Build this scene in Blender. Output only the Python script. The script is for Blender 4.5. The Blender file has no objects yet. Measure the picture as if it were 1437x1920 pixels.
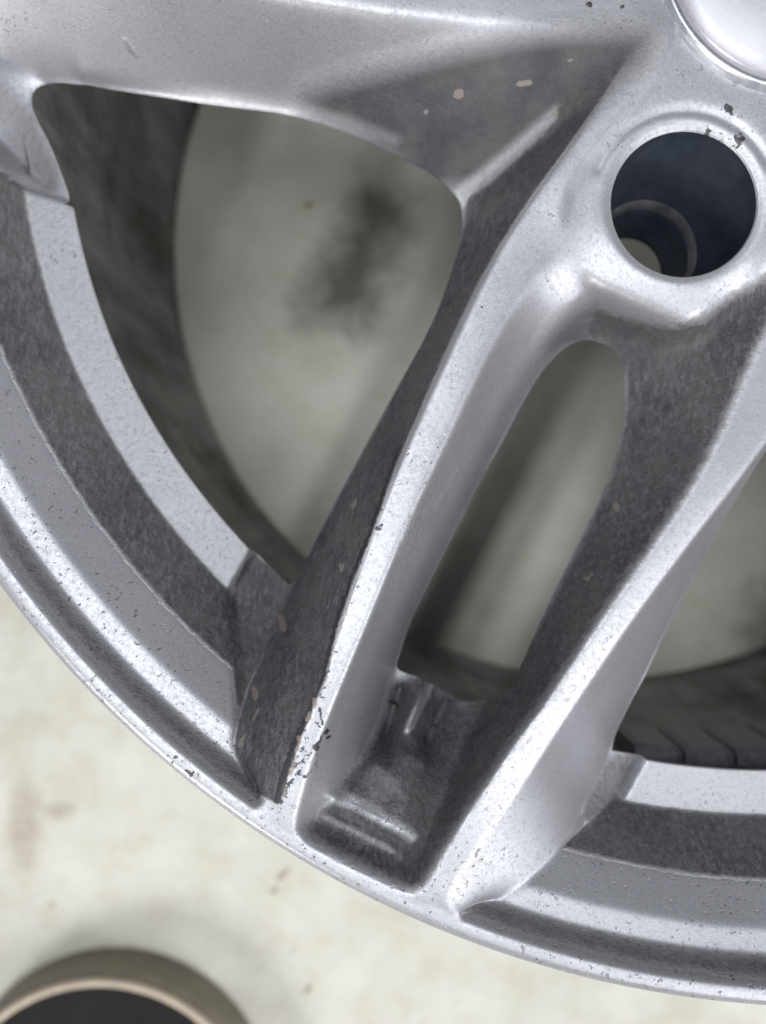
import bpy, math, random
import numpy as np
from mathutils import Vector
from mathutils.geometry import delaunay_2d_cdt

random.seed(4); rng = np.random.default_rng(4)
scene = bpy.context.scene
MM = 0.001

# ------------------------------------------------------------------ camera
CAM_D = 190.0                                   # mm above the wheel's outer lip (z = 0)
cam_data = bpy.data.cameras.new("camera")
cam = bpy.data.objects.new("camera", cam_data)
scene.collection.objects.link(cam)
cam.location = (0, 0, CAM_D * MM)
cam.rotation_euler = (0, 0, 0)
cam_data.sensor_fit = 'VERTICAL'
cam_data.sensor_height = 24.0
cam_data.lens = 24.0 * 190.0 / 240.0
cam_data.clip_start = 0.01
cam_data.clip_end = 50
cam_data.dof.use_dof = True
cam_data.dof.focus_distance = 0.196
cam_data.dof.aperture_fstop = 4.3
scene.camera = cam

# ------------------------------------------------------------------ light of the workshop
world = bpy.data.worlds.new("World"); scene.world = world; world.use_nodes = True
wn = world.node_tree.nodes; bgn = wn["Background"]
bgn.inputs[0].default_value = (0.84, 0.87, 1.0, 1); bgn.inputs[1].default_value = 0.17

def area(name, loc, target, sx, sy, power, col):
    l = bpy.data.lights.new(name, 'AREA'); l.shape = 'RECTANGLE'; l.size = sx; l.size_y = sy
    l.energy = power; l.color = col
    o = bpy.data.objects.new(name, l); scene.collection.objects.link(o)
    o.location = loc
    d = Vector(target) - Vector(loc)
    o.rotation_euler = d.to_track_quat('-Z', 'Y').to_euler()
    return o
area("doorway_light", (1.55, -1.20, 1.35), (0.05, 0, -0.05), 1.7, 2.0, 57, (0.985, 0.985, 1.0))
area("left_window_light", (-1.3, -1.6, 1.1), (0, 0, -0.1), 0.6, 0.6, 36, (1.0, 0.985, 0.97))
for lx, ly, lp in ((-0.36, 0.18, 20), (0.24, -0.12, 15.5)):          # two strip lights under the ceiling, parallel
    t_ = area("strip_light", (lx, ly, 2.0), (lx, ly, 0), 0.13, 1.5, lp, (0.96, 0.98, 1.0))
    t_.rotation_euler = (0, 0, math.radians(-26.8))

scene.view_settings.view_transform = 'Standard'
scene.view_settings.look = 'None'
scene.view_settings.exposure = 0.0
scene.view_settings.gamma = 1.0

# ------------------------------------------------------------------ helpers
def unp(px, py, z):
    """a measured point of the wheel: where the line of sight meets height z (mm)"""
    s = 0.125 * (CAM_D - z) / CAM_D
    return ((px - 718.5) * s, -(py - 960.0) * s)

def link(o, parent=None):
    scene.collection.objects.link(o)
    if parent is not None: o.parent = parent
    return o

def mesh_obj(name, V, F, mat, parent=None, smooth=True, normals=None, attrs=None):
    me = bpy.data.meshes.new(name)
    V = np.asarray(V, float) * MM
    if isinstance(F, np.ndarray):
        me.vertices.add(len(V)); me.vertices.foreach_set('co', V.ravel())
        me.loops.add(F.size); me.loops.foreach_set('vertex_index', F.astype(np.int32).ravel())
        me.polygons.add(len(F)); me.polygons.foreach_set('loop_start', np.arange(0, F.size, F.shape[1], dtype=np.int32))
        me.polygons.foreach_set('loop_total', np.full(len(F), F.shape[1], dtype=np.int32))
        me.update(calc_edges=True)
    else:
        me.from_pydata([tuple(v) for v in V], [], F)
    me.polygons.foreach_set('use_smooth', np.full(len(me.polygons), smooth))
    if attrs:
        for k, a in attrs.items():
            at = me.attributes.new(k, 'FLOAT', 'POINT'); at.data.foreach_set('value', np.asarray(a, np.float32))
    if normals is not None:
        me.normals_split_custom_set_from_vertices(normals.tolist())
    me.materials.append(mat)
    return link(bpy.data.objects.new(name, me), parent)

# ------------------------------------------------------------------ materials
def new_mat(name):
    m = bpy.data.materials.new(name); m.use_nodes = True
    nt = m.node_tree
    return m, nt, nt.nodes["Principled BSDF"]
class NT:
    def __init__(s, nt): s.nt = nt; s.tc = nt.nodes.new('ShaderNodeTexCoord').outputs['Object']
    def noise(s, scale, detail=4, rough=.55, vec=None, dist=0.0):
        n = s.nt.nodes.new('ShaderNodeTexNoise'); n.inputs['Scale'].default_value = scale
        n.inputs['Detail'].default_value = detail; n.inputs['Roughness'].default_value = rough
        n.inputs['Distortion'].default_value = dist
        s.nt.links.new(vec or s.tc, n.inputs['Vector']); return n.outputs['Fac']
    def voronoi(s, scale, vec=None):
        n = s.nt.nodes.new('ShaderNodeTexVoronoi'); n.inputs['Scale'].default_value = scale
        s.nt.links.new(vec or s.tc, n.inputs['Vector']); return n.outputs['Distance']
    def vscale(s, sc, rot=(0, 0, 0)):
        n = s.nt.nodes.new('ShaderNodeMapping'); n.inputs['Scale'].default_value = sc; n.inputs['Rotation'].default_value = rot
        s.nt.links.new(s.tc, n.inputs['Vector']); return n.outputs[0]
    def attr(s, name):
        n = s.nt.nodes.new('ShaderNodeAttribute'); n.attribute_name = name; return n.outputs['Fac']
    def math(s, op, a, b=None, c=None, clamp=False):
        n = s.nt.nodes.new('ShaderNodeMath'); n.operation = op; n.use_clamp = clamp
        for i, v in enumerate((a, b, c)):
            if v is None: continue
            if isinstance(v, (int, float)): n.inputs[i].default_value = v
            else: s.nt.links.new(v, n.inputs[i])
        return n.outputs[0]
    def ramp(s, v, lo, hi, a=0.0, b=1.0):
        n = s.nt.nodes.new('ShaderNodeMapRange'); n.clamp = True
        s.nt.links.new(v, n.inputs[0])
        for i, q in enumerate((lo, hi, a, b)): n.inputs[i + 1].default_value = q
        return n.outputs[0]
    def mix(s, f, a, b):
        n = s.nt.nodes.new('ShaderNodeMix'); n.data_type = 'RGBA'
        if isinstance(f, (int, float)): n.inputs[0].default_value = f
        else: s.nt.links.new(f, n.inputs[0])
        for i, v in ((6, a), (7, b)):
            if isinstance(v, tuple): n.inputs[i].default_value = (*v, 1)
            else: s.nt.links.new(v, n.inputs[i])
        return n.outputs[2]
    def bump(s, h, strength, dist, prev=None):
        n = s.nt.nodes.new('ShaderNodeBump'); n.inputs['Strength'].default_value = strength
        n.inputs['Distance'].default_value = dist
        s.nt.links.new(h, n.inputs['Height'])
        if prev is not None: s.nt.links.new(prev, n.inputs['Normal'])
        return n.outputs[0]
    def to(s, v, sock): s.nt.links.new(v, sock)

def wheel_paint():
    m, nt, P = new_mat("silver_wheel_paint"); t = NT(nt)
    grain = t.noise(2600, 3, .6)
    fine = t.noise(900, 4, .65)
    cloud = t.noise(45, 5, .6)
    rag = t.noise(320, 6, .72)
    streak = t.noise(1, 5, .65, t.vscale((520, 150, 300), (0, 0, math.radians(-28))))
    pits_n = t.noise(760, 2, .5)
    patch = t.noise(70, 3, .5)
    dirt, wear, spot = t.attr('dirt'), t.attr('wear'), t.attr('spot')
    # brake dust: ragged border, thinner where rubbed
    d0 = t.math('ADD', dirt, t.math('MULTIPLY', t.math('SUBTRACT', rag, .5), .75))
    dm = t.ramp(d0, .20, .80)
    dm = t.math('MULTIPLY', dm, t.ramp(streak, .28, .62, .88, 1.0))
    dm = t.math('MAXIMUM', dm, t.math('MULTIPLY', t.attr('dust_shade'), t.ramp(cloud, .25, .6, .90, 1.0)))  # smooth layer: thin dust and painted shade together
    # paint
    base = t.mix(t.ramp(cloud, .3, .7), (.285, .287, .31), (.36, .363, .385))
    base = t.mix(t.ramp(grain, .36, .66), base, (.42, .423, .445))
    base = t.mix(t.ramp(fine, .54, .70, 0, .6), base, (.21, .213, .232))
    # pits through the paint
    pit = t.math('MULTIPLY', t.ramp(pits_n, .66, .70), t.ramp(t.math('ADD', t.math('MULTIPLY', wear, .55), t.math('MULTIPLY', patch, .6)), .34, .62))
    base = t.mix(t.math('MULTIPLY', pit, .85), base, (.05, .05, .06))
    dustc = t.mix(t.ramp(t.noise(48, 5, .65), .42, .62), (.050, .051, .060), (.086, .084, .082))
    dustc = t.mix(t.math('MULTIPLY', t.ramp(t.noise(1, 6, .75, t.vscale((1100, 190, 500), (0, 0, math.radians(28)))), .46, .62), t.math('MULTIPLY', t.ramp(cloud, .3, .6, .35, 1.0), t.ramp(t.attr('dust_shade'), 0, .6, 1, .1))), dustc, (.135, .138, .15))
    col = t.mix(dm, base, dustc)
    chip = t.math('ADD', wear, t.math('MULTIPLY', t.math('SUBTRACT', t.noise(650, 6, .75), .5), 1.7))
    chipm = t.ramp(chip, 1.02, 1.10)
    col = t.mix(t.math('MULTIPLY', chipm, .9), col, (.028, .028, .032))
    sm = t.ramp(t.math('ADD', spot, t.math('MULTIPLY', t.math('SUBTRACT', t.noise(900, 4, .7), .5), .9)), .5, .68)
    col = t.mix(t.math('MULTIPLY', sm, .8), col, (.25, .21, .185))
    t.to(col, P.inputs['Base Color'])
    met = t.math('MULTIPLY', t.ramp(dm, 0, 1, .60, .08), t.ramp(sm, 0, 1, 1, 0))
    t.to(met, P.inputs['Metallic'])
    rg = t.ramp(dm, 0, 1, .41, .58)
    rg = t.math('ADD', rg, t.ramp(fine, .3, .7, -.05, .09))
    t.to(rg, P.inputs['Roughness'])
    b = t.bump(grain, .4, .00005)
    b = t.bump(t.noise(900, 4, .7), .4, .00006, b)
    b = t.bump(t.math('ADD', t.math('MULTIPLY', dm, t.noise(480, 6, .75)), t.math('MULTIPLY', pit, -.6)), 1.0, .0009, b)
    b = t.bump(t.math('MULTIPLY', chipm, -1.0), .8, .0003, b)
    t.to(b, P.inputs['Normal'])
    return m

def plain_metal(name, c1, c2, metallic, rough, nscale=200, bump=.3, bdist=.0002):
    m, nt, P = new_mat(name); t = NT(nt)
    n = t.noise(nscale, 5, .65)
    t.to(t.mix(t.ramp(n, .35, .7), c1, c2), P.inputs['Base Color'])
    P.inputs['Metallic'].default_value = metallic
    t.to(t.ramp(n, .3, .7, rough - .06, rough + .1), P.inputs['Roughness'])
    t.to(t.bump(t.noise(nscale * 4, 4, .6), bump, bdist), P.inputs['Normal'])
    return m

def floor_mat():
    m, nt, P = new_mat("stained_concrete"); t = NT(nt)
    big = t.noise(7, 5, .6); mid = t.noise(38, 6, .65); fine = t.noise(240, 5, .7)
    c = t.mix(t.ramp(big, .35, .65), (.36, .35, .295), (.465, .455, .395))
    c = t.mix(t.ramp(mid, .38, .66, 0, .6), c, (.53, .525, .47))
    c = t.mix(t.ramp(mid, .34, .46, .55, 0), c, (.40, .38, .32))
    c = t.mix(t.ramp(fine, .55, .75, 0, .5), c, (.46, .45, .41))
    spot = t.attr('dark_patch')
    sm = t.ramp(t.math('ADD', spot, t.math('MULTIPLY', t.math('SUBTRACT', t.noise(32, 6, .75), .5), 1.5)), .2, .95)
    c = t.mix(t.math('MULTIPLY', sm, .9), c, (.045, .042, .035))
    rs = t.attr('rust')
    c = t.mix(t.ramp(t.math('ADD', rs, t.math('MULTIPLY', t.math('SUBTRACT', t.noise(200, 4, .7), .5), .5)), .35, .8, 0, .75), c, (.20, .14, .085))
    t.to(c, P.inputs['Base Color'])
    P.inputs['Roughness'].default_value = .62
    grit = t.noise(420, 3, .6); t.nt.links.new(t.mix(t.ramp(grit, .66, .72, 0, .75), c, (.10, .095, .085)), P.inputs['Base Color'])
    t.to(t.bump(fine, .3, .0006), P.inputs['Normal'])
    return m

M_WHEEL = wheel_paint()
def barrel_mat():
    m, nt, P = new_mat("barrel_grey"); t = NT(nt)
    smear = t.noise(1, 5, .6, t.vscale((75, 75, 9))); blot = t.noise(26, 5, .65); fine = t.noise(300, 5, .7)
    c = t.mix(t.ramp(smear, .35, .65), (.10, .099, .10), (.26, .255, .255))
    c = t.mix(t.ramp(blot, .48, .66, 0, .8), c, (.060, .052, .042))
    c = t.mix(t.ramp(fine, .5, .75, 0, .5), c, (.10, .092, .08))
    t.to(c, P.inputs['Base Color']); P.inputs['Metallic'].default_value = .4
    t.to(t.ramp(blot, .3, .7, .38, .62), P.inputs['Roughness']); t.to(t.bump(fine, .4, .0004), P.inputs['Normal'])
    return m
M_BARREL = barrel_mat()
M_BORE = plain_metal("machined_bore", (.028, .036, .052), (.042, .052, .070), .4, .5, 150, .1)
M_CAP = plain_metal("cap_silver", (.37, .37, .40), (.42, .42, .45), .35, .36, 900, .15, .00005)
M_CAPRING = plain_metal("cap_ring", (.46, .47, .50), (.56, .57, .60), .7, .3, 400, .2, .0001)
M_WEIGHT = plain_metal("weight_grey", (.17, .17, .20), (.27, .27, .31), .5, .42, 300)
M_TAPE = plain_metal("weight_tape", (.03, .03, .034), (.05, .05, .055), 0, .7, 300)
M_TRAY = plain_metal("tan_tray", (.15, .13, .10), (.21, .185, .14), .0, .5, 120)
M_SEAT = plain_metal("lug_seat_metal", (.16, .165, .19), (.28, .28, .31), .8, .35, 300)
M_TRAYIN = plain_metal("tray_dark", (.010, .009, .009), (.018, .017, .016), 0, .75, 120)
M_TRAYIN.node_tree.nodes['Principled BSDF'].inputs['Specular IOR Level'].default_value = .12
M_FLOOR = floor_mat()

# ------------------------------------------------------------------ wheel: measured feature lines (photo x, y, height mm)
WC = np.array([105.9, 126.25])      # wheel axis in plan (mm)
HC = np.array([104.5, 134.0])       # hub centre the spokes are laid out round
ZE = -38.0                          # height of the lower edge of the spoke flanks
ring_px = {
 'lip_in':[(0,1042),(33,1081),(97,1159),(128,1193),(185,1270),(300,1365),(441,1490),(1100,1797),(1243,1826),(1437,1857)],
 'r0':[(0,948),(28,1000),(84,1065),(167,1159),(1100,1743),(1215,1765),(1437,1800)],
 'ridge':[(0,870),(42,911),(111,1006),(156,1092),(1100,1691),(1243,1722),(1437,1742)],
 't2':[(0,690),(72,817),(139,906),(200,1000),(278,1092),(1100,1602),(1329,1636),(1437,1645)],
 't1o':[(44,354),(60,448),(83,542),(117,636),(195,800),(259,906),(329,995),(400,1078),(1163,1496),(1260,1519),(1437,1533)],
 't1i':[(136,379),(154,469),(182,567),(209,642),(287,800),(342,883),(400,956),(465,1035),(1243,1430),(1437,1439)]}
def ring_r(k, z): return float(np.mean([np.linalg.norm(np.array(unp(*p, z)) - WC) for p in ring_px[k]]))
R_OUT = 243.0
prof = [(R_OUT, -1.6), (R_OUT - .5, -.5), (R_OUT - 1.4, 0.0)]
for k, z in (('lip_in', -.2), ('r0', -8.2), ('ridge', -9.6), ('t2', -16.5), ('t1o', -32.0), ('t1i', -33.2)):
    prof.append((ring_r(k, z), z))
RT1 = prof[-1][0]
prof.append((RT1 - 12, -34.0)); prof.append((100, -34.0))
pr = np.array(prof[::-1])
def warp(y):                                                # the ledge is slightly out of round near the upper spoke
    return np.where(y < 160, np.interp(y, [24, 47.7, 59, 73.6, 87, 92, 120], [.5, .2, -.2, -.7, -1.2, -1.3, 0]), 0)
def R_of(x, y):
    r = np.hypot(x - WC[0], y - WC[1])
    r = r - warp(y) * np.clip((216 - r) / 8, 0, 1)
    return np.interp(r, pr[:, 0], pr[:, 1]), r

L = {}
L['b'] = [(1195,85,-12),(1150,160,-12),(1080,260,-12),(1000,360,-12),(930,450,-11),(880,560,-10),(840,650,-9),(800,740,-8),(760,830,-7),(735,890,-6),(700,990,-5),(660,1090,-4),(630,1180,-3),(610,1270,-2),(580,1340,-1),(555,1400,-.4),(535,1460,-.2),(520,1505,0)]
L['a'] = [(868,392,-38),(871,430,-38),(850,510,-38),(810,620,-38),(740,740,-38),(680,850,-38),(620,960,-38),(575,1050,-38),(545,1098,-38),(530,1150,-36),(503,1215,-30),(465,1281,-20),(448,1330,-15),(437,1400,-10),(455,1450,-6),(484,1492,-.5)]
L['rec_a'] = [(475,1040,-38),(430,1115,-37),(436,1200,-27),(440,1240,-19)]
L['c'] = [(1040,480,-12),(1000,520,-11),(960,570,-10),(920,650,-9),(885,730,-8),(850,810,-7),(815,880,-6),(785,940,-5),(755,1010,-4),(720,1090,-3),(690,1180,-2),(650,1260,-1.5),(625,1330,-1),(600,1390,-.6),(575,1450,-.3),(556,1510,0),(550,1550,0),(582,1583,0),(649,1620,0),(715,1655,0),(774,1676,0),(790,1670,0)]
L['c2'] = [(1085,560,-19),(1050,605,-24),(1000,665,-27),(955,730,-27),(915,805,-27),(880,880,-26),(845,950,-26),(800,1040,-24),(765,1110,-23),(738,1170,-22)]
L['d'] = [(1085,637,-38),(1050,655,-38),(1010,700,-38),(975,760,-38),(940,830,-38),(900,900,-38),(870,960,-38),(840,1020,-38),(815,1070,-38),(790,1120,-38),(765,1170,-38),(750,1220,-38),(741,1246,-38),(715,1316,-37),(693,1386,-33),(678,1430,-21),(640,1470,-12.5),(605,1508,-10),(582,1540,-7)]
L['slot_low'] = [(741,1246,-38),(760,1265,-38),(790,1272,-38),(820,1290,-38),(845,1310,-38),(870,1320,-38),(900,1316,-38),(925,1300,-38)]
L['riser_foot'] = [(582,1540,-7),(604,1542,-8.4),(668,1574,-8.6),(733,1603,-8.6),(765,1622,-8)]
L['small_ridge'] = [(606,1530,-7.6),(670,1560,-7.6),(735,1590,-7.6),(768,1606,-7.6)]
L['groove'] = [(612,1517,-9.8),(674,1546,-9.8),(738,1577,-9.8),(770,1592,-9.8)]
L['ridge'] = [(620,1496,-8.0),(680,1522,-8.0),(745,1553,-8.0),(776,1572,-8.0)]
L['ridge_in'] = [(648,1474,-11),(692,1496,-11),(750,1520,-11),(788,1545,-11)]
L['tread_in'] = [(682,1436,-15.5),(712,1432,-15.5),(745,1450,-16),(775,1490,-15)]
L['chan_a'] = [(752,1285,-44),(724,1378,-38)]
L['rib'] = [(801,1281,-31),(780,1325,-29),(758,1372,-26)]
L['chan_b'] = [(836,1312,-44),(800,1390,-36)]
L['shelf'] = [(745,1412,-20),(800,1430,-20)]
L['e'] = [(1172,684,-38),(1174,740,-38),(1170,790,-38),(1158,850,-38),(1130,930,-38),(1095,1000,-38),(1060,1070,-38),(1020,1150,-38),(985,1220,-38),(958,1270,-38),(925,1300,-38),(895,1370,-31),(862,1440,-22),(822,1520,-13),(795,1580,-9),(780,1630,-5),(782,1662,0)]
L['slot_top'] = [(1085,637,-38),(1115,636,-38),(1150,653,-38),(1172,684,-38)]
L['f'] = [(1560,440,-13),(1520,485,-13),(1470,550,-13),(1430,620,-12.5),(1400,690,-12),(1383,730,-11.5),(1363,785,-11),(1333,850,-10),(1306,900,-9.5),(1262,962,-9),(1228,1015,-8),(1182,1076,-7),(1137,1134,-6),(1085,1219,-5),(1046,1277,-4),(1000,1337,-3),(950,1404,-2),(881,1504,-1),(837,1581,-.5),(796,1659,0)]
L['g'] = [(1640,560,-12),(1580,640,-12),(1510,740,-11),(1437,840,-9.5),(1400,890,-9),(1368,932,-8.5),(1293,1022,-7.5),(1218,1120,-6),(1158,1203,-5),(1067,1338,-3),(1000,1447,-2),(960,1500,-1.5),(920,1555,-1),(880,1610,-.5),(850,1650,-.2),(835,1680,0),(842,1704,0),(865,1720,0)]
L['h'] = [(1560,650,-38),(1480,760,-38),(1410,880,-38),(1350,980,-38),(1289,1094,-38),(1243,1189,-38),(1213,1259,-38),(1182,1316,-38),(1152,1374,-38),(1143,1414,-38),(1125,1460,-33),(1100,1505,-26),(1070,1560,-18),(1045,1610,-15.5),(990,1667,-10.5),(935,1690,-9),(885,1709,-6.5)]
L['rec_b'] = [(1208,1408,-38),(1160,1500,-36),(1110,1556,-21)]
L['v1'] = [(1042,205,-22),(940,290,-31),(850,362,-37.5)]
L['v2'] = [(1062,228,-22),(962,312,-31),(869,392,-38)]
L['j'] = [(1195,85,-12),(1150,58,-12),(1000,45,-12),(860,40,-11),(720,32,-10),(550,8,-9),(400,-30,-7),(200,-95,-4),(0,-170,-2),(-150,-230,0)]
L['jt'] = [(1235,45,-12),(1180,10,-12),(1100,-12,-12),(900,-25,-11),(720,-40,-10),(550,-70,-9),(300,-140,-6),(0,-260,-2),(-200,-330,0)]
L['jd'] = [(900,-120,-36),(600,-220,-38),(200,-330,-38)]
L['k2'] = [(150,140,-34),(250,148,-34),(400,164,-34.5),(550,186,-34.5),(650,212,-35),(740,252,-36),(800,300,-37)]
L['k'] = [(60,195,-36),(66,172,-36.5),(85,158,-37.5),(110,154,-37.5),(160,158,-38),(200,165,-38),(380,192,-38),(540,212,-38),(620,235,-38),(700,265,-38),(790,310,-38),(850,362,-37.5)]
L['cl'] = [(136,379,-36.5),(118,330,-35.5),(95,270,-35),(72,230,-35),(60,195,-36)]
L['crease'] = [(92,354,-38),(60,325,-39),(0,268,-38),(-60,215,-31),(-130,150,-19)]
L['cfl'] = [(-20,-175,-2.1),(-20,-60,-13.5),(-20,40,-24),(-20,125,-32.5),(-20,190,-35.5)]
L['crease2'] = [(44,345,-35),(0,312,-28),(-60,270,-16),(-130,215,-6)]
L['q1'] = [(1270,40,-11.6),(1262,80,-11.6),(1240,115,-11.6),(1215,150,-11.6),(1153,230,-11.6),(1093,305,-11.6),(1063,356,-11.6),(1049,410,-12)]
L['q2'] = [(1282,45,-13.4),(1274,86,-13.4),(1252,124,-13.4),(1226,158,-13.4),(1164,239,-13.4),(1104,313,-13.4),(1074,362,-13.2),(1062,412,-12.9)]
L['i'] = [(1100,485,-14.5),(1106,512,-15),(1130,545,-15.5),(1180,570,-16),(1240,592,-16),(1285,606,-16),(1314,594,-15.5),(1345,545,-15),(1385,515,-15),(1440,480,-14.5),(1500,430,-14)]
L['i2'] = [(1100,565,-24),(1125,598,-31),(1180,632,-33),(1240,650,-30),(1310,648,-24),(1370,590,-20),(1420,560,-18)]
BX, BY = 1283, 382
def arc(r, z, a0=0, a1=360, n=40):
    return [(BX + r * math.cos(math.radians(a)), BY - r * math.sin(math.radians(a)), z) for a in np.linspace(a0, a1, n, endpoint=a1 - a0 < 359)]
L['bore0'] = arc(120, -14.6); L['bore0'].append(L['bore0'][0])
L['bore1'] = arc(140, -14.6); L['bore1'].append(L['bore1'][0])
L['bore2'] = arc(149, -13.5); L['bore2'].append(L['bore2'][0])
L['boss1'] = arc(164, -13.2, 20, 165, 16)
L['boss2'] = arc(174, -14.4, 25, 160, 16)
L['boss3'] = arc(186, -13.2, 30, 155, 16)
L['hubpts'] = [(1500,-85,-13.4),(1700,-85,-13.4),(1700,300,-13.4),(1560,300,-13.4),(1900,500,-20),(1900,900,-38),(1700,800,-38),(1500,-500,-13.4),(1300,-300,-13.4)]
L['outer'] = [(-400,-500,-5),(-400,300,-5),(-200,900,-5),(200,1500,0),(700,1800,0),(1200,1950,0),(1900,1950,0)]
NOEDGE = {'hubpts', 'outer'}

L['c'] = [(x, y, z - 1.3 * min(1, abs(y - 1500) / 150)) if y < 1500 else (x, y, z) for x, y, z in L['c']]
L['g'] = [(x, y, z - 2.6 * min(1, (1620 - y) / 150)) if y < 1620 else (x, y, z) for x, y, z in L['g']]
for nm in ('a', 'b', 'c', 'd', 'e', 'f', 'g', 'h', 'j'):            # take the hand wobble out of the long edges
    for _ in range(2):
        P_ = L[nm]; Q_ = [P_[0]]
        for i_ in range(1, len(P_) - 1):
            p0, p1, p2 = np.array(P_[i_ - 1], float), np.array(P_[i_], float), np.array(P_[i_ + 1], float)
            d_ = p2[:2] - p0[:2]; d_ /= np.hypot(*d_); u1, u2 = p1[:2] - p0[:2], p2[:2] - p1[:2]
            turn = abs(math.degrees(math.atan2(u1[0] * u2[1] - u1[1] * u2[0], u1 @ u2)))
            tt = np.hypot(*u1) / (np.hypot(*u1) + np.hypot(*u2))
            m_ = p0 + (p2 - p0) * tt
            Q_.append(tuple(p1 + (m_ - p1) * .5) if turn < 14 else P_[i_])
        Q_.append(P_[-1]); L[nm] = Q_
pts, zs, edges, key = [], [], [], {}
for nme, ln in L.items():
    prev = None
    for (x, y, z) in ln:
        k = (round(x), round(y))
        if k not in key:
            key[k] = len(pts); pts.append(unp(x, y, z)); zs.append(z)
        i = key[k]
        if prev is not None and prev != i and nme not in NOEDGE: edges.append((prev, i))
        prev = i
res = delaunay_2d_cdt([Vector(p) for p in pts], edges, [], 0, 1e-4)
cv = np.array([tuple(v) for v in res[0]]); orig = res[3]
cz = np.array([np.mean([zs[j] for j in o]) if o else np.nan for o in orig])
for i in np.where(np.isnan(cz))[0]:                                # crossings of two lines: nearest measured heights
    d = np.hypot(*(np.array(pts) - cv[i]).T); w = 1 / (d[np.argsort(d)[:3]] + .1); cz[i] = (np.array(zs)[np.argsort(d)[:3]] * w).sum() / w.sum()

# raster of the traced sectors
H_ = 0.36
X0, X1, Y0, Y1 = -150.0, 160.0, -128.0, 190.0
nx, ny = int((X1 - X0) / H_) + 1, int((Y1 - Y0) / H_) + 1
gx = X0 + np.arange(nx) * H_; gy = Y0 + np.arange(ny) * H_
GX, GY = np.meshgrid(gx, gy)
Sz = np.full((ny, nx), -13.4)
for f in res[2]:
    A, B, C = cv[list(f)]; za, zb, zc = cz[list(f)]
    i0 = max(int((min(A[0], B[0], C[0]) - X0) / H_), 0); i1 = min(int((max(A[0], B[0], C[0]) - X0) / H_) + 2, nx)
    j0 = max(int((min(A[1], B[1], C[1]) - Y0) / H_), 0); j1 = min(int((max(A[1], B[1], C[1]) - Y0) / H_) + 2, ny)
    if i1 <= i0 or j1 <= j0: continue
    x = GX[j0:j1, i0:i1]; y = GY[j0:j1, i0:i1]
    den = (B[1] - C[1]) * (A[0] - C[0]) + (C[0] - B[0]) * (A[1] - C[1])
    if abs(den) < 1e-9: continue
    u = ((B[1] - C[1]) * (x - C[0]) + (C[0] - B[0]) * (y - C[1])) / den
    v = ((C[1] - A[1]) * (x - C[0]) + (A[0] - C[0]) * (y - C[1])) / den
    w = 1 - u - v; ins = (u > -1e-6) & (v > -1e-6) & (w > -1e-6)
    Sz[j0:j1, i0:i1][ins] = (u * za + v * zb + w * zc)[ins]

# relax the ruled faces between the feature lines, which stay pinned
PIN = np.zeros((ny, nx), bool)
for (i, j) in edges:
    p, q = np.array(pts[i]), np.array(pts[j]); m = int(np.hypot(*(q - p)) / H_ * 2) + 2
    t = np.linspace(0, 1, m)[:, None]; g = (p + (q - p) * t - [X0, Y0]) / H_
    g = np.round(g).astype(int); g = g[(g[:, 0] > 0) & (g[:, 0] < nx - 1) & (g[:, 1] > 0) & (g[:, 1] < ny - 1)]
    PIN[g[:, 1], g[:, 0]] = True
for stp, its in ((1, 280),):
    for _ in range(its):
        P_ = np.pad(Sz, stp, mode='edge')
        A_ = .25 * (P_[:-2*stp, stp:-stp] + P_[2*stp:, stp:-stp] + P_[stp:-stp, :-2*stp] + P_[stp:-stp, 2*stp:])
        Sz = np.where(PIN, Sz, A_ if stp == 1 else .5 * Sz + .5 * A_)

def in_poly(x, y, P):
    c = np.zeros(x.shape, bool); n = len(P)
    for i in range(n):
        (ax, ay), (bx, by) = P[i], P[(i + 1) % n]
        if ay == by: continue
        c ^= ((ay > y) != (by > y)) & (x < (bx - ax) * (y - ay) / (by - ay) + ax)
    return c
def sdist(x, y, P):
    d = np.full(x.shape, 1e9); n = len(P)
    for i in range(n):
        (ax, ay), (bx, by) = P[i], P[(i + 1) % n]
        dx, dy = bx - ax, by - ay; l2 = dx * dx + dy * dy + 1e-12
        t = np.clip(((x - ax) * dx + (y - ay) * dy) / l2, 0, 1)
        d = np.minimum(d, (x - ax - t * dx) ** 2 + (y - ay - t * dy) ** 2)
    return np.where(in_poly(x, y, P), -1, 1) * np.sqrt(d)
def smooth_poly(P, it=2):                                    # corner cutting
    P = np.array(P, float)
    for _ in range(it):
        Q = np.roll(P, -1, 0); P = np.stack([.75 * P + .25 * Q, .25 * P + .75 * Q], 1).reshape(-1, 2)
    return [tuple(p) for p in P]
def blur(A, sig):
    r = int(sig / H_ * 3) + 1; k = np.exp(-.5 * (np.arange(-r, r + 1) * H_ / sig) ** 2); k /= k.sum()
    P = np.pad(A, r, mode='edge')
    P = sum(k[i] * P[:, i:i + A.shape[1]] for i in range(2 * r + 1))
    return sum(k[i] * P[i:i + A.shape[0]] for i in range(2 * r + 1))

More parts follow.
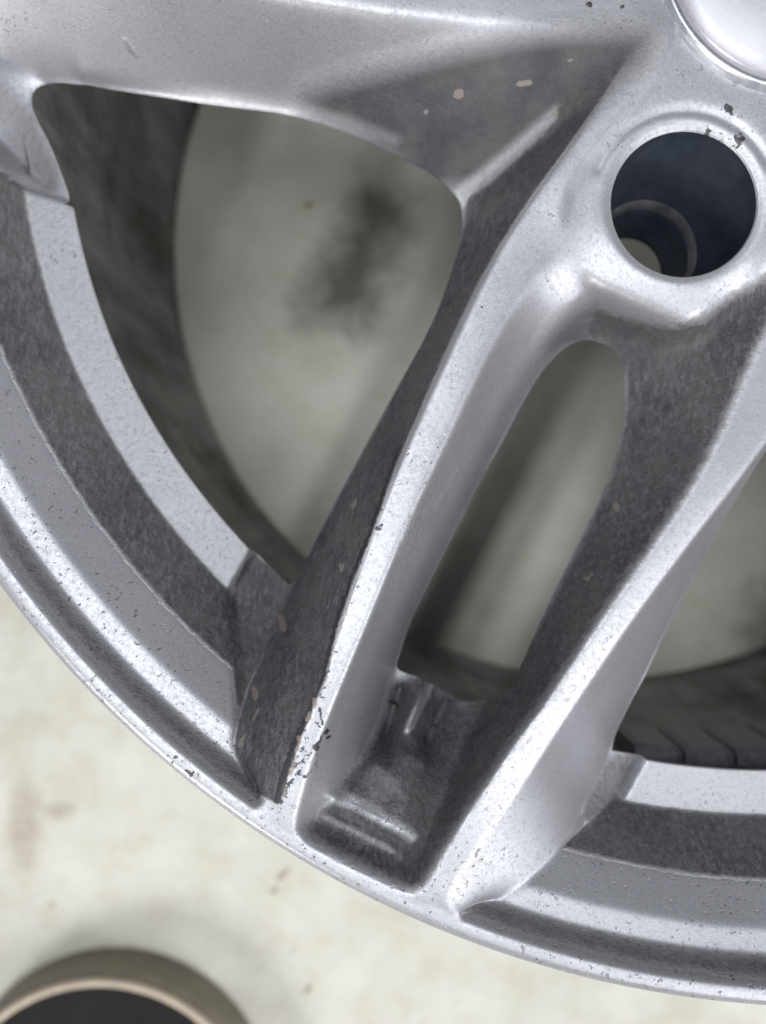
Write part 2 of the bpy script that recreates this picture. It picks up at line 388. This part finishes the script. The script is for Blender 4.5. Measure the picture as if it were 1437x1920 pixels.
T1 = [unp(x, y, z) for x, y, z in [(472,1036,-33),(430,1112,-33),(437,1235,-16),(444,1353,-9),(437,1400,-8),(484,1494,0),(480,1560,0),(0,1200,0),(-300,800,0),(-400,300,0),(-160,180,-2),(-60,275,-14),(0,318,-27),(44,352,-33),(85,366,-34),(136,379,-34),(300,500,-34),(500,900,-34)]]
T3 = [unp(x, y, z) for x, y, z in [(1213,1411,-33),(1163,1496,-33),(1112,1556,-19),(1047,1612,-12),(990,1668,-8),(930,1693,-6),(866,1716,0),(900,1760,0),(1400,1950,0),(2100,1950,0),(2100,1300,-34),(1300,1380,-34)]]
Rz, RR = R_of(GX, GY)
rz_mask = in_poly(GX, GY, T1) | in_poly(GX, GY, T3) | (RR > prof[3][0])
Hraw = np.where(rz_mask, Rz, Sz)
Hs = blur(Hraw, .62)
Hs2 = blur(Hraw, 1.5)
# soft castings near the hub and on the flanks' feet, crisper treads at the rim
dist_hub = np.hypot(GX - HC[0], GY - HC[1])
wgt = np.clip((190 - dist_hub) / 60, 0, 1) * .55
HR = Hs * (1 - wgt) + Hs2 * wgt
# slight unevenness of the casting
def vnoise(cell, seed):
    r = np.random.default_rng(seed); c = int(cell / H_); h, w = ny // c + 3, nx // c + 3
    g = r.standard_normal((h, w)); yi = np.arange(ny) / c; xi = np.arange(nx) / c
    y0 = yi.astype(int); x0 = xi.astype(int); fy = yi - y0; fx = xi - x0
    fy = fy * fy * (3 - 2 * fy); fx = fx * fx * (3 - 2 * fx)
    a = g[y0][:, x0] * (1 - fx) + g[y0][:, x0 + 1] * fx; b = g[y0 + 1][:, x0] * (1 - fx) + g[y0 + 1][:, x0 + 1] * fx
    return a * (1 - fy[:, None]) + b * fy[:, None]
HR = HR + .02 * vnoise(9, 1) + .006 * vnoise(2.2, 2) + .003 * vnoise(1.1, 3)

# openings
O1 = [unp(x, y, ZE) for x, y in [(868,388),(871,430),(850,510),(810,620),(740,740),(680,850),(620,960),(578,1050),(556,1086),(540,1101),(522,1100),(505,1085),(490,1062),(476,1040),(440,1070),(260,900),(80,600),(100,470),(128,395),(134,376),(118,330),(95,270),(72,230),(60,198),(64,174),(84,158),(110,154),(160,158),(200,165),(290,178),(380,192),(470,203),(540,212),(620,235),(700,265),(790,310),(835,343),(858,368)]]
O2 = [unp(x, y, ZE) for x, y in [(1085,637),(1115,636),(1150,653),(1172,684),(1174,740),(1170,790),(1158,850),(1130,930),(1095,1000),(1060,1070),(1020,1150),(985,1220),(958,1270),(940,1292),(915,1310),(890,1318),(865,1318),(845,1308),(820,1288),(790,1272),(760,1265),(746,1258),(741,1246),(750,1220),(765,1170),(790,1120),(815,1070),(840,1020),(870,960),(900,900),(940,830),(975,760),(1010,700),(1050,655)]]
O3 = [unp(x, y, ZE) for x, y in [(1560,650),(1480,760),(1410,880),(1350,980),(1289,1094),(1243,1189),(1213,1259),(1182,1316),(1152,1374),(1143,1404),(1146,1420),(1162,1422),(1208,1410),(1250,1480),(2300,1500),(2300,700),(1900,560),(1700,560),(1600,600)]]
sd1 = np.maximum(sdist(GX, GY, smooth_poly(O1, 1)), RR - RT1 - 9 * np.clip((GY - 84) / 3, 0, 1))
sd2 = sdist(GX, GY, smooth_poly(O2, 1))
sd3 = np.maximum(sdist(GX, GY, smooth_poly(O3, 1)), RR - RT1)
BC = np.array(unp(BX, BY, -14.6)); BR = 139 * .125 * (CAM_D + 14.6) / CAM_D
sdb = np.hypot(GX - BC[0], GY - BC[1]) - BR
OPEN = np.minimum.reduce([sd1, sd2, sd3, sdb])

# marks and painted shade: in the picture's measured positions, stored on the metal as attributes
SS = 0.125 * (CAM_D - HR) / CAM_D
PX = GX / SS + 718.5; PY = -GY / SS + 960
WOB2 = .4 * vnoise(1.5, 18) + .3 * vnoise(.8, 19)
def line(P, w):                                            # 1 on an open polyline, fades over w px
    d = np.full(PX.shape, 1e9)
    for (ax, ay), (bx, by) in zip(P[:-1], P[1:]):
        dx, dy = bx - ax, by - ay; t = np.clip(((PX - ax) * dx + (PY - ay) * dy) / (dx * dx + dy * dy), 0, 1)
        d = np.minimum(d, (PX - ax - t * dx) ** 2 + (PY - ay - t * dy) ** 2)
    return np.clip(1.2 - np.sqrt(d) / w, 0, 1)
def soft(P, w):                                            # 1 inside polygon, fades over w px
    P = smooth_poly(P, 1); return np.clip(.5 - sdist(PX, PY, P) / w, 0, 1)
DIRT = np.full((ny, nx), .06)
xy = lambda n: [(p[0], p[1]) for p in L[n]]
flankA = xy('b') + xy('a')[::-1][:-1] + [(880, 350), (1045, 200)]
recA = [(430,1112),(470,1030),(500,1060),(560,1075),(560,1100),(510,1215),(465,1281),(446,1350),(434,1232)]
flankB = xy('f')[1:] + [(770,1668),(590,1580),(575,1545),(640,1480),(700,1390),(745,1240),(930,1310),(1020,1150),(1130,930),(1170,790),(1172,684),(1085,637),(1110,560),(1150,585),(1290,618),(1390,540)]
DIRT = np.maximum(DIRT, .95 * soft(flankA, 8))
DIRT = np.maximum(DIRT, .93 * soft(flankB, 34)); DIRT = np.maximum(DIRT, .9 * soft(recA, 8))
DIRT = np.maximum(DIRT, .55 * soft([(1143,1416),(1208,1408),(1160,1498),(1112,1556),(1085,1530),(1118,1465)], 14)); DIRT = np.maximum(DIRT, .5 * line([(92,354),(60,325),(0,268),(-40,235)], 16))  # recess tone joins dust and painted shade; darker line along the crease
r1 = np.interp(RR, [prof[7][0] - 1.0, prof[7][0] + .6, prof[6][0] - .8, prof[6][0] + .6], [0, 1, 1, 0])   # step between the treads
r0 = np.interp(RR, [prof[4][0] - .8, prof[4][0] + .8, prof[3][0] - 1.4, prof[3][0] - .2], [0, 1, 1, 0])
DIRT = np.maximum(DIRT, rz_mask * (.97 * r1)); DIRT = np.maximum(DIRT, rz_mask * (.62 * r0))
cflank = [(1190,90),(1100,95),(980,110),(860,150),(700,170),(560,165),(560,195),(760,270),(850,360),(1040,210)]
DUST_SHADE = 1.45 * soft([(1235,75),(1120,66),(1000,78),(860,105),(740,138),(640,160),(560,192),(700,268),(850,380),(1080,215)], 105)  # smooth dark tone on the upper spoke, deepest towards the hub
DUST_SHADE = np.minimum(DUST_SHADE, 1.0) * (1 - .6 * line([(1044,212),(950,292),(858,368)], 17)) * (1 - .25 * line([(300,165),(400,176),(550,199),(650,225),(740,262)], 15))
DUST_SHADE = np.maximum(DUST_SHADE, .85 * soft([(1110,552),(1055,590),(1015,640),(1000,690),(1085,650),(1180,690),(1400,610),(1290,618),(1150,585)], 46))  # shade below the bore lip, painted into the tone
DUST_SHADE = np.maximum(DUST_SHADE, .55 * line([(1055,640),(1000,690),(945,780),(905,870),(870,940)], 30))  # shading of the fillet beside the slot, painted as darker tone
DUST_SHADE = np.maximum(DUST_SHADE, .5 * soft([(-90,130),(10,135),(58,190),(130,350),(134,382),(40,348),(-60,300)], 40))
DUST_SHADE = np.maximum(DUST_SHADE, rz_mask * (RR < prof[7][0] + .4) * np.where(PX < 620, .24, .05))
DUST_SHADE = np.maximum(DUST_SHADE, .40 * line([(870,940),(830,1000),(790,1080),(750,1160)], 22))  # same painted fillet shading, carried further down the flank
DIRT = DIRT * (1 - .75 * line([(622,1490),(690,1520),(772,1568)], 16)) * (1 - .45 * line([(610,1532),(672,1562),(738,1597)], 9))
DIRT = DIRT * (1 - .25 * soft([(690,1430),(745,1440),(770,1500),(770,1560),(620,1500)], 20))
valley = [(1038,205),(1048,228),(880,380),(855,358)]
DIRT = DIRT * (1 - .7 * soft(valley, 14))
ribp = [(806,1276),(814,1284),(768,1382),(752,1374)]
DIRT = DIRT * (1 - .8 * soft(ribp, 8))
band = [(100,150),(160,140),(400,162),(600,195),(730,248),(715,275),(540,215),(380,195),(160,160)]
DIRT = DIRT * (1 - .6 * soft(band, 12))
WEAR = .06 + .20 * (RR > prof[6][0])
edgeA = [(770,830),(745,890),(712,990),(675,1090),(645,1180),(628,1270),(600,1340),(600,1400),(560,1470),(545,1520),(490,1510),(500,1480),(540,1390),(585,1290),(610,1180),(640,1090),(680,990),(720,890),(745,830)]
WEAR = WEAR + .44 * soft(edgeA, 16) + .75 * line([(752,830),(730,890),(697,990),(657,1090),(627,1180),(606,1270),(576,1340),(551,1400),(531,1460),(518,1500)], 7)
DIRT = np.maximum(DIRT, .9 * line([(752,830),(730,890),(697,990),(657,1090),(627,1180),(606,1270),(576,1340),(551,1400),(531,1460),(518,1500)], 9))
edgeA2 = [(575,1330),(615,1335),(600,1400),(560,1470),(530,1515),(515,1510),(530,1420)]
WEAR = WEAR + .26 * soft(edgeA2, 12) + .8 * line([(600,1328),(608,1368),(600,1400),(592,1440),(572,1458)], 5)
for (x, y, r) in [(1330,245,12),(1385,262,13),(1290,240,6),(1365,200,10),(712,990,8),(695,1040,6),(1245,1480,7),(1105,10,10),(1170,12,8),(905,574,6),(975,940,7),(355,1445,10),(325,1420,10),(1240,165,7),(610,1370,12),(598,1405,12)]:
    WEAR = np.maximum(WEAR, 1.25 * np.clip(1.3 - np.hypot(PX - x, PY - y) / r + WOB2, 0, 1))
for (x, y, a, b) in [(245,90,30,7)]:
    u = (PX - x) * .6 + (PY - y) * .8; v = -(PX - x) * .8 + (PY - y) * .6
    DIRT = np.maximum(DIRT, .55 * np.clip(1.3 - np.hypot(u / a, v / b), 0, 1))
streaks = [(760,960),(800,960),(840,900),(870,860),(850,930),(800,1010),(760,1080),(735,1150),(720,1180),(745,1060)]
DIRT = np.maximum(DIRT, .42 * soft(streaks, 30))
SPOT = np.zeros((ny, nx)); WOB = .35 * vnoise(1.5, 8) + .25 * vnoise(.8, 9)
for (x, y, a, b, th) in [(862,175,12,8,0),(985,157,16,6,10),(800,210,9,7,0),(530,1172,9,15,0),(1076,110,16,3,20),(1110,1076,7,15,-25),(1156,950,6,8,0),(455,1388,4,16,-30),(478,1345,5,22,-32),(478,1300,5,14,10),(642,1060,6,12,-20),(1040,212,10,7,0),(665,945,5,12,-20),(577,1347,6,13,-25),(562,1392,5,15,-25),(549,1438,5,15,-20),(535,1484,5,13,-15),(590,1318,5,8,0)]:
    c, s = math.cos(math.radians(th)), math.sin(math.radians(th))
    u = (PX - x) * c - (PY - y) * s; v = (PX - x) * s + (PY - y) * c
    SPOT = np.maximum(SPOT, np.clip(1.5 - np.hypot(u / a, v / b) + WOB, 0, 1))

# traced in sector 0 and the lower half of sector 1; everything else is sector 0 turned round the hub
jtl = [unp(x, y, z) for x, y, z in L['jt']]
jx = np.array([p[0] for p in jtl][::-1]); jy = np.array([p[1] for p in jtl][::-1])
TURN = [0, -75, -147, -219, -291]
AX = -116.85
def bil(A, x, y):
    fx = np.clip((x - X0) / H_, 0, nx - 1.001); fy = np.clip((y - Y0) / H_, 0, ny - 1.001)
    i = fx.astype(int); j = fy.astype(int); u = fx - i; v = fy - j
    return (A[j, i] * (1 - u) + A[j, i + 1] * u) * (1 - v) + (A[j + 1, i] * (1 - u) + A[j + 1, i + 1] * u) * v
MASKF = blur(rz_mask.astype(float), .5)
def evaluate(x, y):
    """height, cut distance (>0 is metal), marks, part number at plan points"""
    ang = np.degrees(np.arctan2(y - HC[1], x - HC[0]))
    rel = (AX + 36 - ang) % 360
    k = np.clip((rel / 72).astype(int), 0, 4)
    hubd = np.hypot(x - HC[0], y - HC[1])
    traced = (k == 0) | ((k == 1) & ((y < np.interp(x, jx, jy) + 1.0) | (hubd < 60)))
    th = np.radians(-np.array(TURN)[k]); c, s = np.cos(th), np.sin(th)
    dx, dy = x - HC[0], y - HC[1]
    mx = np.where(traced, x, HC[0] + c * dx - s * dy); my = np.where(traced, y, HC[1] + s * dx + c * dy)
    ok = traced & (x < X1 - 1) & (x > X0 + 1) & (y > Y0 + 1) & (y < Y1 - 1)
    h = bil(HR, mx, my); o = bil(OPEN, mx, my); rm = bil(MASKF, mx, my)
    Ra, r = R_of(x, y)
    lipw = np.clip((r - 233) / 5, 0, 1)
    h = np.where(traced, h, np.maximum(h * (1 - rm) + Ra * rm, -40) * (1 - lipw) + Ra * lipw)
    outside = (x < X0 + 1) | (x > X1 - 1) | (y < Y0 + 1) | (y > Y1 - 1)
    h = np.where(traced & outside & (r > RT1 - 1), Ra, h)
    o = np.where(~traced, np.minimum(np.where(r > RT1 - 2, np.maximum(o, r - RT1), o), 1e3), o)
    keep = np.minimum(o, R_OUT - r)
    fm = bil(DUST_SHADE, mx, my)
    d, w, sp = bil(DIRT, mx, my), bil(WEAR, mx, my), bil(SPOT, mx, my)
    d = np.where(r > 238.5, .06, d); sp = np.where(traced, sp, 0)
    # parts: 0 hub, 1 rim, 2.. spokes
    a2 = (np.degrees(np.arctan2(my - HC[1], mx - HC[0])) - AX + 540) % 360 - 180
    spoke_i = 2 + 2 * k + (a2 > 0)
    spoke_i = np.where(traced & (k == 1), 2 + 2, spoke_i)
    part = np.where((r > 234.5) | (rm > .5), 1, np.where(hubd < 74, 0, spoke_i))
    return h, keep, d, w, sp, fm, part

def build_patch(ax, ay, drop):
    """triangles of the wheel face over a grid, cut cleanly along openings; drop(x,y) skips cells"""
    X, Y = np.meshgrid(ax, ay); h, keep, d, w, sp, fm, part = evaluate(X, Y)
    n, m = X.shape
    gyy, gxx = np.gradient(h, ay, ax)
    N = np.stack([-gxx, -gyy, np.ones_like(h)], -1); N /= np.linalg.norm(N, axis=-1, keepdims=True)
    V = np.stack([X, Y, h], -1).reshape(-1, 3); N = N.reshape(-1, 3); K = keep.ravel()
    A = np.stack([d, w, sp, fm], -1).reshape(-1, 4); P = part.ravel()
    idx = np.arange(n * m).reshape(n, m)
    a, b, c_, d_ = idx[:-1, :-1], idx[:-1, 1:], idx[1:, 1:], idx[1:, :-1]
    cell = np.ones(a.shape, bool)
    if drop is not None: cell = ~drop((X[:-1, :-1] + X[1:, 1:]) / 2, (Y[:-1, :-1] + Y[1:, 1:]) / 2)
    T = np.concatenate([np.stack([a, b, c_], -1)[cell], np.stack([a, c_, d_], -1)[cell]])
    TP = P[T[:, 0]]
    kp = K[T] > 0; cnt = kp.sum(1)
    full = T[cnt == 3]; fp = TP[cnt == 3]
    nv = [V]; nN = [N]; nA = [A]; base = len(V); ekey = {}; newT = []; newP = []; rim_edges = []
    ev = []
    def cut(i, j):
        k = (i, j) if i < j else (j, i)
        if k not in ekey: ekey[k] = base + len(ev); ev.append(k)
        return ekey[k]
    for t, p, q in zip(T[(cnt > 0) & (cnt < 3)].tolist(), TP[(cnt > 0) & (cnt < 3)].tolist(), kp[(cnt > 0) & (cnt < 3)].tolist()):
        if sum(q) == 1:
            i = q.index(True); A_, B_, C_ = t[i], t[(i + 1) % 3], t[(i + 2) % 3]
            u, v = cut(A_, B_), cut(A_, C_); newT.append((A_, u, v)); newP.append(p); rim_edges.append((u, v))
        else:
            i = q.index(False); A_, B_, C_ = t[i], t[(i + 1) % 3], t[(i + 2) % 3]
            u, v = cut(B_, A_), cut(C_, A_)
            newT += [(B_, C_, v), (B_, v, u)]; newP += [p, p]; rim_edges.append((v, u))
    if ev:
        E_ = np.array(ev); ka, kb = K[E_[:, 0]], K[E_[:, 1]]; t = (ka / (ka - kb))[:, None]
        nv.append(V[E_[:, 0]] * (1 - t) + V[E_[:, 1]] * t); nN.append(N[E_[:, 0]]* (1 - t) + N[E_[:, 1]] * t); nA.append(A[E_[:, 0]] * (1 - t) + A[E_[:, 1]] * t)
    V = np.concatenate(nv); N = np.concatenate(nN); A = np.concatenate(nA)
    F = np.concatenate([full, np.array(newT, int).reshape(-1, 3)]); FP = np.concatenate([fp, np.array(newP, int)])
    # skirt: gives the edges of the openings their thickness
    if rim_edges:
        re = np.array(rim_edges); uq, inv = np.unique(re.ravel(), return_inverse=True); inv = inv.reshape(-1, 2)
        rr = np.hypot(V[uq, 0] - WC[0], V[uq, 1] - WC[1]); ok = rr < R_OUT - .5
        nb = len(V)
        mid = V[uq].copy(); mid[:, 2] -= .8
        low = V[uq].copy(); low[:, 2] = low[:, 2] - np.where(low[:, 2] > -25, 1.5, 5)
        nrm = N[uq].copy(); 
        # outward direction into the opening, from the cut-distance gradient
        e = .5; _, k1, *_r = evaluate(V[uq, 0] + e, V[uq, 1]); _, k2, *_r = evaluate(V[uq, 0] - e, V[uq, 1])
        _, k3, *_r = evaluate(V[uq, 0], V[uq, 1] + e); _, k4, *_r = evaluate(V[uq, 0], V[uq, 1] - e)
        g = -np.stack([k1 - k2, k3 - k4], -1); g /= np.linalg.norm(g, axis=1, keepdims=True) + 1e-9
        mid[:, :2] += g * .35; low[:, :2] += g * -2.6
        sn = np.concatenate([g, np.zeros((len(g), 1))], 1)
        mn = sn + np.array([0, 0, .45]); mn /= np.linalg.norm(mn, axis=1, keepdims=True)
        V = np.concatenate([V, mid, low]); N = np.concatenate([N, mn, sn])
        aa = A[uq].copy(); aa[:, 0] = np.maximum(aa[:, 0], .3)
        A = np.concatenate([A, aa, aa])
        pe = P[0:1]
        m1 = nb + inv; m2 = nb + len(uq) + inv
        okk = ok[inv[:, 0]] & ok[inv[:, 1]]
        q1 = np.stack([re[:, 0], m1[:, 0], m1[:, 1]], -1)[okk]; q2 = np.stack([re[:, 0], m1[:, 1], re[:, 1]], -1)[okk]
        q3 = np.stack([m1[:, 0], m2[:, 0], m2[:, 1]], -1)[okk]; q4 = np.stack([m1[:, 0], m2[:, 1], m1[:, 1]], -1)[okk]
        _, _, _, _, _, _, pp = evaluate(V[re[okk][:, 0], 0], V[re[okk][:, 0], 1])
        F = np.concatenate([F, q1, q2, q3, q4]); FP = np.concatenate([FP, pp, pp, pp, pp])
    N /= np.linalg.norm(N, axis=1, keepdims=True)
    return V, F, N, A, FP

# fine grid where the photograph looks, coarser elsewhere
st = .36; cs = st * 4
fx0, fx1, fy0, fy1 = -100.8, 115.2, -126.72, 131.04
fax = np.arange(round((fx1 - fx0) / st) + 1) * st + fx0; fay = np.arange(round((fy1 - fy0) / st) + 1) * st + fy0
cax = np.arange(-100, 260) * cs; cay = np.arange(-95, 275) * cs
cax = cax[(cax > WC[0] - 245) & (cax < WC[0] + 246)]; cay = cay[(cay > WC[1] - 246) & (cay < WC[1] + 246)]
patches = [build_patch(fax, fay, None),
           build_patch(cax, cay, lambda x, y: (x > fx0) & (x < fx1) & (y > fy0) & (y < fy1))]

# ------------------------------------------------------------------ the wheel and its parts
wheel = bpy.data.objects.new("alloy_wheel", None); link(wheel)
wheel.location = (WC[0] * MM, WC[1] * MM, -.205)
wheel['label'] = "silver twin-spoke alloy wheel with a worn chipped spoke edge, lying face up on the concrete"
wheel['category'] = "wheel"
ORG = np.array([WC[0], WC[1], -205.0])
names = {0: 'hub', 1: 'rim_face'}
for pid in range(0, 12):
    Vs, Fs, Ns, As = [], [], [], []; off = 0
    for (V, F, N, A, FP) in patches:
        f = F[FP == pid]
        if len(f) == 0: continue
        uq, inv = np.unique(f.ravel(), return_inverse=True)
        Vs.append(V[uq]); Ns.append(N[uq]); As.append(A[uq]); Fs.append(inv.reshape(-1, 3) + off); off += len(uq)
    if not Vs: continue
    V = np.concatenate(Vs) - ORG; F = np.concatenate(Fs); N = np.concatenate(Ns); A = np.concatenate(As)
    o = mesh_obj(names.get(pid, 'spoke'), V, F, M_WHEEL, wheel, True, N, {'dirt': A[:, 0], 'wear': A[:, 1], 'spot': A[:, 2], 'dust_shade': A[:, 3]})
    if pid == 2: o['label'] = "silver spoke with chipped pitted edge and a dark dusty flank"

def lathe(name, profile, centre, mat, parent, seg=256, closed=False, org=ORG, lean=None):
    n = len(profile); V = []; F = []
    for i in range(seg):
        a = 2 * math.pi * i / seg
        for r, z in profile:
            sx, sy = lean(z) if lean else (0, 0)
            V.append((centre[0] + sx + r * math.cos(a) - org[0], centre[1] + sy + r * math.sin(a) - org[1], z - org[2]))
    for i in range(seg):
        j = (i + 1) % seg
        for k in range(n if closed else n - 1):
            l = (k + 1) % n
            F.append((i * n + k, j * n + k, j * n + l, i * n + l))
    o = mesh_obj(name, V, np.array(F), mat, parent)
    return o

barrel_prof = [(207.5, -36.8), (206.6, -46), (206.8, -90), (206.8, -140), (206, -152), (203.6, -160), (203.0, -172), (204.6, -180), (207.5, -186), (208, -197), (206.5, -201), (208, -204.6),
               (238, -204.6), (241.5, -203), (242, -199), (241, -194), (230, -190), (228, -184), (227, -150), (229.5, -146), (214, -130), (213, -70), (228, -50), (229, -24), (231, -17), (240, -15), (R_OUT - .2, -12), (R_OUT, -1.6)]
barrel = lathe('barrel', barrel_prof, WC, M_BARREL, wheel, 320)
# underside closing ring between the face and the barrel
# lug bores
def bore(c):
    pf = [(BR + .15, -14.3), (BR, -15.0), (BR - 1.2, -28), (15.0, -38.8), (14.1, -40.3), (13.5, -41.3), (13.2, -43), (11.2, -51.5), (10.4, -53), (11, -54), (20.2, -55), (20.2, -20)]
    u = (c - HC) / np.linalg.norm(c - HC)
    ln = lambda z: tuple(u * np.clip((-15 - z) / 25, 0, 1.25) * 5.6)
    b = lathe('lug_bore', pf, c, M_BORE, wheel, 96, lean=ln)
    st_ = lathe('lug_seat', [(14.9, -38.6), (14.5, -39.1), (13.9, -40.0), (13.5, -41.0)], c, M_SEAT, b, 96, lean=ln)
    return b
for i, tdeg in enumerate(TURN):
    a = math.radians(tdeg); d = BC - HC
    bore(HC + np.array([math.cos(a) * d[0] - math.sin(a) * d[1], math.sin(a) * d[0] + math.cos(a) * d[1]]))
# centre cap
CAPC = np.array(unp(1501, -93, -11.5)); CR = 267 * .125 * (CAM_D + 11.5) / CAM_D
cap = lathe('centre_cap', [(0.01, -6.6), (10, -6.7), (20, -7.4), (CR - 6, -8.9), (CR - 3.2, -9.8), (CR - 2.4, -10.6), (CR - 2.1, -13)], CAPC, M_CAP, wheel, 200)
ringo = lathe('cap_ring', [(CR - 2.0, -13), (CR - 1.7, -11.2), (CR - 1.2, -10.8), (CR - .5, -11.3), (CR, -12.6), (CR + .2, -14)], CAPC, M_CAPRING, wheel, 200)
# stick-on balance weights on the inside of the barrel
def weight(a0, a1):
    r0, r1, z0, z1 = 201.0, 206.6, -94.0, -65.0
    sec = [(r1, z0), (r0 + .8, z0), (r0, z0 + 1.2), (r0, z1 - 2.4), (r0 + 1.6, z1), (r1, z1)]
    V = []; n = len(sec); S = 6
    for i in range(S + 1):
        t = i / S; a = math.radians(a0 + (a1 - a0) * t); sh = 1.0 if i in (0, S) else 0.0
        for r, z in sec:
            rr = min(r + sh * .9, r1); zz = z - sh * 1.3 if z > -80 else z + sh * 1.3
            V.append((WC[0] + rr * math.cos(a) - ORG[0], WC[1] + rr * math.sin(a) - ORG[1], zz - ORG[2]))
    F = []
    for i in range(S):
        for k in range(n):
            l = (k + 1) % n; F.append((i * n + k, i * n + l, (i + 1) * n + l, (i + 1) * n + k))
    F.append(tuple(range(n))); F.append(tuple(S * n + k for k in reversed(range(n))))
    return mesh_obj('balance_weight', V, F, M_WEIGHT, wheel, smooth=False)
aw = -97.4
for k in range(8):
    weight(aw, aw + 4.3); aw += 4.55

# ------------------------------------------------------------------ floor
n = 300
fx = np.linspace(-420, 560, n); fy = np.linspace(-480, 560, n)
X, Y = np.meshgrid(fx, fy)
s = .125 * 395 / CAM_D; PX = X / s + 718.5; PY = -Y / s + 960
dark_patch = np.maximum(.95 * np.clip(.5 - sdist(PX, PY, smooth_poly([(690,320),(760,350),(800,400),(745,500),(715,620),(550,620),(565,550),(635,430)], 2)) / 120, 0, 1),  # soft dark patch in the left opening
                   .75 * np.clip(1 - np.hypot((PX - 1437) / 90, (PY - 1180) / 160), 0, 1))  # shadow of the next spoke, painted into the floor colour
rust = np.zeros_like(X)
for (x, y, a, b, th) in [(512,1668,7,12,-25),(530,1640,6,22,-35),(30,1462,8,8,0),(95,1700,10,7,0),(577,1852,10,10,0),(405,1677,6,6,0),(580,385,14,5,10),(1018,1047,6,6,0),(45,1560,60,160,0),(110,1520,60,30,0)]:
    c_, s_ = math.cos(math.radians(th)), math.sin(math.radians(th)); u = (PX - x) * c_ - (PY - y) * s_; v = (PX - x) * s_ + (PY - y) * c_
    rust = np.maximum(rust, (.62 if a > 40 else 1.35) * np.clip(1.3 - np.hypot(u / a, v / b), 0, 1))
Z = -205 + .25 * np.sin(X * .031) * np.cos(Y * .027)  * 0
V = np.stack([X, Y, np.full_like(X, -205.0)], -1).reshape(-1, 3)
idx = np.arange(n * n).reshape(n, n)
F = np.stack([idx[:-1, :-1], idx[:-1, 1:], idx[1:, 1:], idx[1:, :-1]], -1).reshape(-1, 4)
big = 4000.0                                             # the rest of the slab, out to the walls
xa, xb, ya, yb = fx[0], fx[-1], fy[0], fy[-1]; b0 = len(V)
V = np.concatenate([V, np.array([(-big, -big, -205), (big, -big, -205), (big, big, -205), (-big, big, -205)], float)])
extra = np.array([(b0, b0 + 1, idx[0, -1], idx[0, 0]), (b0 + 1, b0 + 2, idx[-1, -1], idx[0, -1]), (b0 + 2, b0 + 3, idx[-1, 0], idx[-1, -1]), (b0 + 3, b0, idx[0, 0], idx[-1, 0])])
F = np.concatenate([F, extra])
floor = mesh_obj('floor', V, F, M_FLOOR, None, False, None, {'dark_patch': np.append(dark_patch.ravel(), [0] * 4), 'rust': np.append(rust.ravel(), [0] * 4)})
floor['kind'] = 'structure'; floor['label'] = "pale stained concrete floor under the wheel"

# ------------------------------------------------------------------ round tray beside the wheel
tray = bpy.data.objects.new("round_tray", None); link(tray)
tz = -205.0; tc = unp(185, 2140, -181)
tray.location = (tc[0] * MM, tc[1] * MM, tz * MM)
tray['label'] = "round tan tray with a dark interior on the concrete beside the wheel"
tray['category'] = "tray"
RT = 302 * .125 * 371 / CAM_D
TO = np.array([tc[0], tc[1], tz])
lathe('wall', [(RT - 4.0, -200), (RT - 3.4, -183), (RT - 2.6, -182), (RT, -182.6), (RT + 1.6, -190), (RT + 2.4, -203), (RT + 2.0, -204.9)], tc, M_TRAY, tray, 160, org=TO)
lathe('rim', [(RT - 3.4, -182.8), (RT - 3.2, -181.2), (RT - 1.8, -180.4), (RT - .3, -180.9), (RT + .4, -182.4), (RT + .1, -183.2)], tc, plain_metal("tan_rim", (.36, .30, .23), (.44, .37, .29), 0, .4, 100), tray, 160, org=TO)
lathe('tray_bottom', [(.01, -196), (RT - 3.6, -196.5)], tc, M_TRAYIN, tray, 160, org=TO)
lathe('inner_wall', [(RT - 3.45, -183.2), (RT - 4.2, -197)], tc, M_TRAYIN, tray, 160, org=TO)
